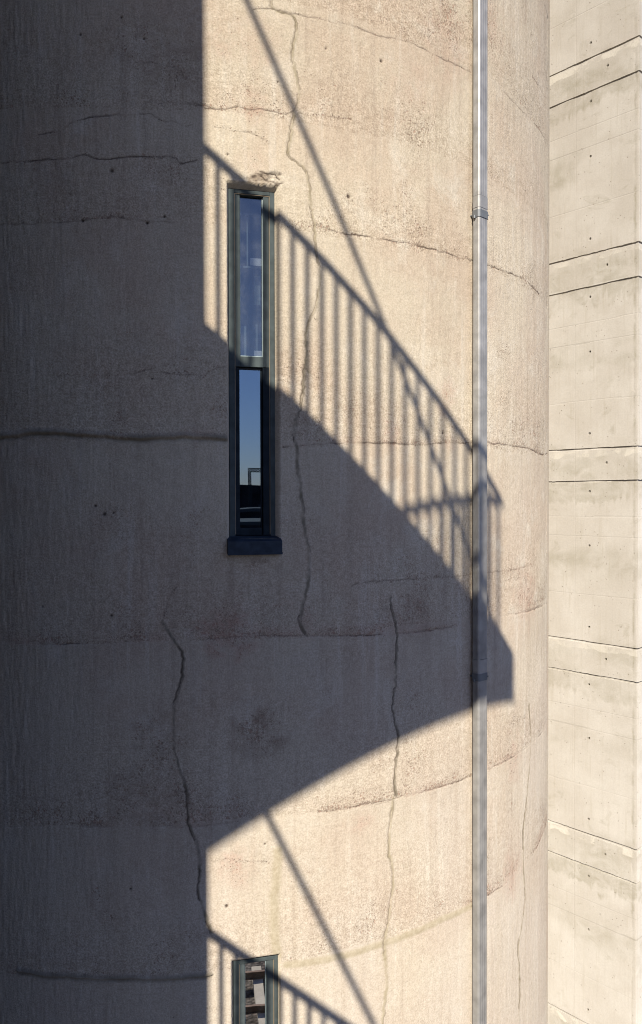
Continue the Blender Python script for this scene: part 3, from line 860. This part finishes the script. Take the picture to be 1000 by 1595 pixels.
# ------------------------------------------------------------------ the square tower behind, to the right
def build_tower():
    P1 = Vector((2.7413, 9.5, 0)); d1 = Vector((.66527, -.74660, 0)); d2 = Vector((.74660, .66527, 0))
    uc = 1.106                                   # corner lies this far along face 1 from P1
    K = P1 + d1 * uc
    root = bpy.data.objects.new('square_tower', None); COL.objects.link(root)
    root.location = (K.x, K.y, 0)
    per, z_a, z_b = 2.2302, .585, .210           # pairs of rebates
    lines = []
    for k in range(-6, 8):
        lines += [z_a + per * k, z_b + per * k]
    step = .009
    # u runs along face 1 (negative, to the corner at 0) then along face 2 (positive)
    ua = np.concatenate([[-7.0, -5, -3, -2.2], np.arange(-1.6, -.012, step), [-.011, -.006, 0, .006, .011], np.arange(.02, .6, step), [1, 2, 4, 7.0]])
    V = np.concatenate([[-GZ - .3, -11, -9, -7.4], np.arange(-6.9, 6.3, step), [7, 9, 12, 20.0]])
    V = np.unique(np.concatenate([V] + [[z - .0135, z - .0105, z + .0105, z + .0135] for z in lines]))
    gw = .011
    nU, nV = len(ua), len(V)
    uu, vv = ua[None, :], V[:, None]
    dep = np.zeros((nV, nU)); dark = np.zeros((nV, nU)); stain = np.zeros((nV, nU)); lime = np.zeros((nV, nU))
    wob = vnoise(ua, V, .25, .03, 7) * .0022 + vnoise(ua, V, .05, .02, 8) * .0012
    n0 = vnoise(ua, V, .18, .5, 9)
    for z in lines:
        on = abs(vv + wob * 1.0 - z) < gw
        dep = np.where(on, .013 + .004 * n0, dep)
        dark = np.maximum(dark, np.clip(.12 + .25 * n0, 0, .4) * on)
    n1 = vnoise(ua, V, .30, .12, 11); n2 = vnoise(ua, V, .12, .06, 12); n3 = vnoise(ua, V, .6, .5, 13); ns = vnoise(ua, V, .025, .6, 14)
    for k in range(-6, 8):
        za, zb = z_a + per * k, z_b + per * k
        vs = random.Random(k + 40).uniform(.55, 1.25); s_prev = stain.copy()
        band = ((vv < za - .02) & (vv > zb + .02)) * (.45 + .35 * n1)
        drip = np.clip((vv - (zb - .24 + .09 * n1 + .07 * ns)) / .05, 0, 1) * (vv < zb) * (.6 + .25 * n2)
        stain = np.maximum(stain, np.maximum(band, drip))
        mid = np.exp(-(((vv - (zb - .86)) / .22) ** 2)) * np.clip(.2 + n3 + .4 * n1, 0, .75)
        stain = np.maximum(stain, mid)
        low = np.clip((vv - (za - .0)) / .02, 0, 1) * np.clip((za + .12 - vv) / .1, 0, 1) * np.clip(.1 + n1, 0, .5)
        stain = np.maximum(stain, low)
        stain = np.where((vv < za + .15) & (vv > za - per + .15), s_prev + (stain - s_prev) * vs, stain)
        lime = np.maximum(lime, vs * ((vv < za - .015) & (vv > za - .085 + .03 * n2)) * .9)
        # faint formwork lines
        for zz, s in ((zb - .40, .10), (zb - .63, .20), (zb - 1.3, .06)):
            jl = abs(vv + .004 * n1 - zz) < .005
            dark = np.maximum(dark, jl * s * np.clip(.6 + n3, 0, 1))
            dep = np.where(jl & (dep < .001), .0015, dep)
        # tie holes
        for uh, zh in ((.527 - uc, zb - .115), (.733 - uc, (za + zb) / 2 + .02), (.527 - uc, zb - .74), (.524 - uc, zb - 1.68)):
            for mm in (0, -1.05):
                d = np.hypot(uu - uh - mm, vv - zh)
                q = np.clip(1.6 - d / .0092, 0, 1)
                dark = np.maximum(dark, q); dep = np.maximum(dep, .02 * q)
            ds = np.where(vv < zh, np.hypot((uu - uh) / .010, (vv - zh) / .09), 9)
            stain = np.maximum(stain, .5 * np.clip(1.2 - ds, 0, 1))
    fl = abs(uu - (.345 - uc)) < .004
    dark = np.maximum(dark, fl * .09 * np.clip(.7 + n3, 0, 1)); dep = np.where(fl & (dep < .001), .0015, dep)
    # ragged arris beside the corner
    ar = np.exp(-((uu + .045 + .010 * n2) / .014) ** 2)
    stain = np.maximum(stain, ar * np.clip(.55 + .6 * n1, 0, 1)); dep += .004 * ar * np.clip(.4 + n2, 0, 1)
    ar2 = np.exp(-((uu - .03) / .008) ** 2); stain = np.maximum(stain, .5 * ar2)
    dep += (.0006 * vnoise(ua, V, .02, .25, 21) + .0012 * vnoise(ua, V, .4, .4, 22) + .001)
    ch = np.clip(1 - abs(ua) / .011, 0, 1) * .0075
    dep = dep + ch[None, :]
    # plan position: step inwards off both faces; past the corner a point stays off the other face by the same depth
    n_1 = Vector((-d2.x, -d2.y, 0)); n_2 = Vector((d1.x, d1.y, 0))     # outward normals of face 1 and face 2
    A = np.array([d1.x, d1.y]); Bv = np.array([d2.x, d2.y]); N1 = -Bv; N2 = A
    # outward normal of face 1 must face the camera side
    cu = np.where(ua <= 0, 1, 0)[None, :]
    along1 = np.minimum(uu, 0 * dep); along2 = np.maximum(uu, 0 * dep)
    d1f = np.where(uu <= 0, np.minimum(along1, -dep), -dep)             # coordinate along face 1 (<= -dep)
    d2f = np.where(uu > 0, np.maximum(along2, dep), dep)
    xy = d1f[..., None] * A + d2f[..., None] * Bv
    co = np.concatenate([xy, np.repeat((V + GZ)[:, None], nU, 1)[..., None]], -1).reshape(-1, 3)
    i, j = np.meshgrid(np.arange(nV - 1), np.arange(nU - 1), indexing='ij')
    quads = np.stack([i * nU + j, i * nU + j + 1, (i + 1) * nU + j + 1, (i + 1) * nU + j], -1).reshape(-1, 4)
    # the two plain far walls
    far = []
    b = len(co)
    for (s, t) in ((-7.0, 7.0),):
        for z in (-.3, GZ + 20.0):
            far.append(tuple(A * s + Bv * t) + (z,))
    co = np.concatenate([co, np.array(far)])
    l0, l1, r0, r1 = 0, (nV - 1) * nU, nU - 1, nV * nU - 1
    ex = np.array([(b, l0, l1, b + 1), (r0, b, b + 1, r1)])
    quads = np.concatenate([quads, ex])
    me = bpy.data.meshes.new('wall'); nq = len(quads)
    me.vertices.add(len(co)); me.vertices.foreach_set('co', co.astype(np.float32).ravel())
    me.loops.add(nq * 4); me.loops.foreach_set('vertex_index', quads.astype(np.int32).ravel())
    me.polygons.add(nq); me.polygons.foreach_set('loop_start', np.arange(0, nq * 4, 4, dtype=np.int32))
    me.polygons.foreach_set('use_smooth', np.zeros(nq, bool))
    vu = np.concatenate([np.tile(ua, nV), [9, 9]]); v2 = np.concatenate([np.repeat(V, nU), [-13, 20]])
    uvl = me.uv_layers.new(name='surface')
    uvl.data.foreach_set('uv', np.stack([vu[quads.ravel()], v2[quads.ravel()]], -1).astype(np.float32).ravel())
    for nm, arr in (('dark', dark), ('stain', np.clip(stain, 0, 1)), ('lime', lime)):
        at = me.attributes.new(nm, 'FLOAT', 'POINT')
        at.data.foreach_set('value', np.concatenate([arr.ravel(), [0, 0]]).astype(np.float32))
    me.update(calc_edges=True); me.validate()
    link('wall', me, M['tower'], root)
    rf = MB()
    o = A * -7.05 + Bv * -.05
    rf.box((o[0], o[1], GZ + 20.0), d1 * 7.1, d2 * 7.1, (0, 0, .3))
    rf.build('roof', M['slab'], root)
    tag(root, 'pale square concrete tower with paired horizontal grooves behind the silo', 'tower')
build_tower()

# ------------------------------------------------------------------ the block with corner balconies that shades the silo
DC = 2.0                                         # how far behind the eye the balcony corner stands
P_AX = Vector((math.cos(SUN_AZ), math.sin(SUN_AZ), 0)); D_AX = Vector((math.sin(SUN_AZ), -math.cos(SUN_AZ), 0))
TE = math.tan(SUN_EL)
def build_block():
    def at(p, d, h): return P_AX * p + D_AX * d + Vector((0, 0, h + GZ))
    ba, bb = math.radians(41), math.radians(49)
    a = -P_AX * math.cos(ba) - D_AX * math.sin(ba)
    b = -P_AX * math.cos(bb) + D_AX * math.sin(bb)
    wd = 1.692; pc = .998
    C = at(pc, DC, 0); E = C + a * wd + b * wd
    root = bpy.data.objects.new('balcony_block', None); COL.objects.link(root)
    root.location = (E.x, E.y, 0)
    off = -Vector((E.x, E.y, 0))
    C0 = C + off; E0 = Vector((0, 0, 0))
    up = Vector((0, 0, 1))
    la, lb = 2.1, 8.0
    m = MB(); m.box((0, 0, -.3), a * la, b * lb, (0, 0, GZ + 26))
    m.build('wall', M['block'], root)
    h_top = 4.282 - .617 * pc + TE * DC          # slab top of the balcony whose shadow fills the picture
    th = .342
    for k in range(0, 3):
        h = GZ + h_top - 5.581 * k
        m = MB()
        z = h - th
        c = Vector((C0.x, C0.y, z))
        m.box(c, a * (la + wd), b * wd, (0, 0, th))
        m.box(c + b * wd, a * wd, b * lb, (0, 0, th - .002))
        sl = m.build('balcony', M['slab'], root)
        ins = .10; q = c + a * ins + b * ins + up * th
        rh = 1.345
        m = MB()
        m.tube(q + up * rh, q + up * rh + a * (la + wd - .2), .034)
        m.tube(q + up * rh, q + up * rh + b * (lb + wd - .2), .034)
        n = int((la + wd - .4) / .1345)
        for i in range(n):
            w = q + a * (.0435 + i * .1345)
            m.tube(w - up * .01, w + up * rh, .0185, 12)
        n = int((lb + wd - .4) / .1345)
        for i in range(1, n):
            w = q + b * (.0435 + i * .1345)
            m.tube(w - up * .01, w + up * rh, .0185, 12)
        m.tube(q + up * .10, q + up * .10 + a * (la + wd - .2), .016, 8)
        m.build('railing', M['steel'], sl, smooth=True)
        m = MB()                                      # anchor block of the tie rod at the corner
        m.box(c + up * (th - .01), a * .30, b * .30, (0, 0, .11)); m.build('anchor_block', M['slab'], sl)
        # tie rod from the slab's corner up to the corner of the block
        lo = c + (a + b) * .075 + up * (th - .02)
        pl = pc + (-math.cos(ba) - math.cos(bb)) * .075
        p_lo = pl; p_hi = -1.395
        dq = -1.9547 * (p_hi - p_lo)
        dd = (math.sin(bb) - math.sin(ba)) * (wd - .075)
        hi = Vector((0, 0, lo.z + dq + TE * dd)) + (a + b) * .012
        m = MB(); m.tube(lo, hi, .0235)
        m.build('tie_rod', M['steel'], sl)
    tag(root, 'grey block with railed corner balconies whose shadow falls across the silo', 'building')
build_block()

def second_silo():
    # the next silo of the row: its edge draws the long upright border of the shade
    c = P_AX * (-1.397 - SR) + D_AX * -1.4
    root = bpy.data.objects.new('concrete_silo', None); COL.objects.link(root)
    root.location = c
    ring = [(math.cos(q) * SR, math.sin(q) * SR, 0) for q in np.linspace(0, 2 * math.pi, 240, endpoint=False)]
    m = MB(); m.prism(ring, (0, 0, -.3), (0, 0, GZ + 26)); m.build('shell', M['oldwall'], root)
    m = MB(); m.prism([Vector(q) * 1.03 for q in ring], (0, 0, GZ + 26), (0, 0, GZ + 26.35)); m.build('roof', M['slab'], root)
    mid = Vector(((c.x + SX) / 2, (c.y + SY) / 2, 0)) - c
    t_ = Vector((SX - c.x, SY - c.y, 0)).normalized(); n_ = Vector((-t_.y, t_.x, 0))
    m = MB(); m.box(mid - t_ * .55 - n_ * .2 + Vector((0, 0, -.3)), t_ * 1.1, n_ * .4, (0, 0, GZ + 15.9)); m.build('sky_block_wall', M['oldwall'], root)  # added unseen wall, shuts off sky light through the gap
    tag(root, 'second round silo standing close by whose upright edge shades the left of the cracked one', 'silo')
second_silo()

# ------------------------------------------------------------------ yard, and what the panes mirror
def ground():
    m, nt, N, L, P = new_mat('brown_ballast')
    g = G(nt)
    tc = N.new('ShaderNodeTexCoord')
    v = N.new('ShaderNodeTexVoronoi'); v.inputs['Scale'].default_value = 9
    L.new(tc.outputs['Object'], v.inputs['Vector'])
    sep = N.new('ShaderNodeSeparateColor'); L.new(v.outputs['Color'], sep.inputs[0])
    col = g.mix(sep.outputs[0], (0.030, 0.023, 0.020), (0.115, 0.085, 0.072))
    n = g.noise(tc.outputs['Object'], .25, 5, .6)
    col = g.mix(g.rng(n, .45, .65), col, (0.11, 0.10, 0.09))
    col = g.mix(g.rng(v.outputs['Distance'], .3, .8), col, (0.03, 0.024, 0.02))
    L.new(col, P.inputs['Base Color']); P.inputs['Roughness'].default_value = .95
    L.new(g.bump(v.outputs['Distance'], -.05), P.inputs['Normal'])
    b = MB()
    vs = [b.bm.verts.new((x, y, 0)) for x, y in ((-900, -900), (900, -900), (900, 900), (-900, 900))]
    b.bm.faces.new(vs)
    o = b.build('ground', m)
    tag(o, kind='structure')
ground()

MIR_O, MIR_T, MIR_I = win_frame(W_UP)
def mirror_ray(x, y):
    """where the pane sends the line of sight through a photo point: origin, direction"""
    u, v = ray(x, y)
    D = Vector((u, 1, v)).normalized()
    t = (MIR_O + MIR_I * .1).dot(MIR_I) / D.dot(MIR_I)
    return D * t + Vector((0, 0, GZ)), D - 2 * D.dot(MIR_I) * MIR_I

def yard_things():
    o, d = mirror_ray(390, 750)
    dh = Vector((d.x, d.y, 0)).normalized(); sd = Vector((-dh.y, dh.x, 0))      # away, sideways
    # long dark shed on the skyline
    dist = 95.0
    o2, d2 = mirror_ray(390, 756)
    hz = o2.z + dist * d2.z / math.hypot(d2.x, d2.y)
    c = Vector((o.x, o.y, 0)) + dh * dist
    root = bpy.data.objects.new('long_shed', None); COL.objects.link(root); root.location = c
    m = MB(); m.box(-sd * 60, sd * 120, dh * 22, (0, 0, hz - 1.2)); m.build('wall', M['shed'], root)
    m = MB(); p = -sd * 60.4 - dh * .4
    m.box(p + Vector((0, 0, hz - 1.19)), sd * 120.8, dh * 22.8, (0, 0, 1.19))
    m.build('roof', M['shed'], root)
    rr = random.Random(5)
    for k in range(26):
        x = rr.uniform(-20, 20); z = rr.uniform(8.0, hz - 2.0)
        m = MB(); m.box(sd * x - dh * .06 + Vector((0, 0, z)), sd * rr.uniform(.7, 2.4), dh * .05, (0, 0, rr.uniform(.2, .7)))
        m.build('window', M['pale'], root)
    tag(root, 'long dark shed on the skyline mirrored in the lower pane', 'shed')
    for (px_, dist_, hgt, wid, dep) in ((394, 60, 11.3, 5.0, 15), (404, 74, 12.15, 7.0, 12), (384, 50, 9.4, 4.0, 9)):
        q, dq = mirror_ray(px_, 785)
        fw = Vector((dq.x, dq.y, 0)).normalized()
        b0 = Vector((q.x, q.y, 0)) + fw * dist_
        r2 = bpy.data.objects.new('storage_hut', None); COL.objects.link(r2); r2.location = b0
        m = MB(); m.box(-sd * wid / 2, sd * wid, dh * dep, (0, 0, hgt - .3)); m.build('wall', M['shed'], r2)
        m = MB(); m.box(-sd * (wid / 2 + .2) - dh * .2 + Vector((0, 0, hgt - .3)), sd * (wid + .4), dh * (dep + .4), (0, 0, .3)); m.build('roof', M['pale'], r2)
        tag(r2, {60: 'narrow pale-roofed hut mirrored low in the opening pane, before the long shed', 74: 'wider pale-roofed hut mirrored right under the gantry', 50: 'nearest small pale-roofed hut mirrored at the left edge of the pane'}[dist_], 'hut')
    # lattice gantry in front of the shed
    dist = 84.0
    def on(x, y, dist):
        oo, d_ = mirror_ray(x, y)
        t = (c - dh * (95 - dist) - Vector((oo.x, oo.y, 0))).dot(dh) / Vector((d_.x, d_.y, 0)).dot(dh)
        return oo + d_ * t
    T1 = on(387, 729.5, dist); T2 = on(391.0, 734.5, dist); T3 = on(412, 729.5, dist)
    root = bpy.data.objects.new('lattice_gantry', None); COL.objects.link(root)
    root.location = (T1.x, T1.y, 0)
    base = Vector((T1.x, T1.y, 0))
    e = Vector((T3.x - T1.x, T3.y - T1.y, 0)).normalized()
    wmast = Vector((T2.x - T1.x, T2.y - T1.y, 0)).length; hb = T1.z - T2.z
    def truss(m, p, ax, w1, w2, L, cell):
        n = max(1, int(L / cell)); r = .045
        cs = [Vector((0, 0, 0)), w1, w1 + w2, w2]
        for q in cs: m.tube(p + q, p + q + ax * L, r, 6)
        for i in range(n + 1):
            s = p + ax * (L * i / n)
            for k in range(4):
                m.tube(s + cs[k], s + cs[(k + 1) % 4], r * .8, 6)
                if i < n: m.tube(s + cs[k], s + ax * (L / n) + cs[(k + 1) % 4], r * .8, 6)
    m = MB(); truss(m, Vector((0, 0, 0)), Vector((0, 0, 1)), e * wmast, dh * wmast, T1.z - hb, wmast); m.build('mast', M['lattice'], root)
    m = MB(); truss(m, Vector((0, 0, T1.z - hb)), e, Vector((0, 0, hb)), dh * wmast, 16.0, hb); m.build('boom', M['lattice'], root)
    m = MB(); truss(m, e * (16.0 - wmast), Vector((0, 0, 1)), e * wmast, dh * wmast, T1.z - hb, wmast); m.build('mast', M['lattice'], root)
    tag(root, 'small lattice signal gantry standing before the dark shed in the reflection', 'gantry')
    # railway track below, mirrored in the lower window
    oo, dd = mirror_ray(398, 1560)
    t = -oo.z / dd.z
    cpt = oo + dd * t
    ang = math.radians(4)
    ad = (sd * math.cos(ang) + dh * math.sin(ang)); bd = Vector((-ad.y, ad.x, 0))
    for off in (0.0, 4.2):
        root = bpy.data.objects.new('railway_track', None); COL.objects.link(root)
        root.location = Vector((cpt.x, cpt.y, 0)) + dh * off
        for s in (-.72, .72):
            m = MB()
            for hw, z0, z1 in ((.07, .20, .22), (.012, .22, .34), (.036, .34, .38)):
                m.box(bd * (s - hw) - ad * 35 + Vector((0, 0, z0)), bd * (2 * hw), ad * 70, (0, 0, z1 - z0 + .001))
            m.build('rail', M['rail'], root)
        for k in range(-26, 27):
            p = ad * (k * .65) - bd * 1.25
            m = MB(); m.box(p + Vector((0, 0, .0)), bd * 2.5, ad * .25, (0, 0, .197))
            m.build('sleeper', M['sleeper'], root)
        tag(root, ('nearer' if off == 0 else 'farther') + ' railway track on brown ballast mirrored in the bottom window', 'railway track')
yard_things()
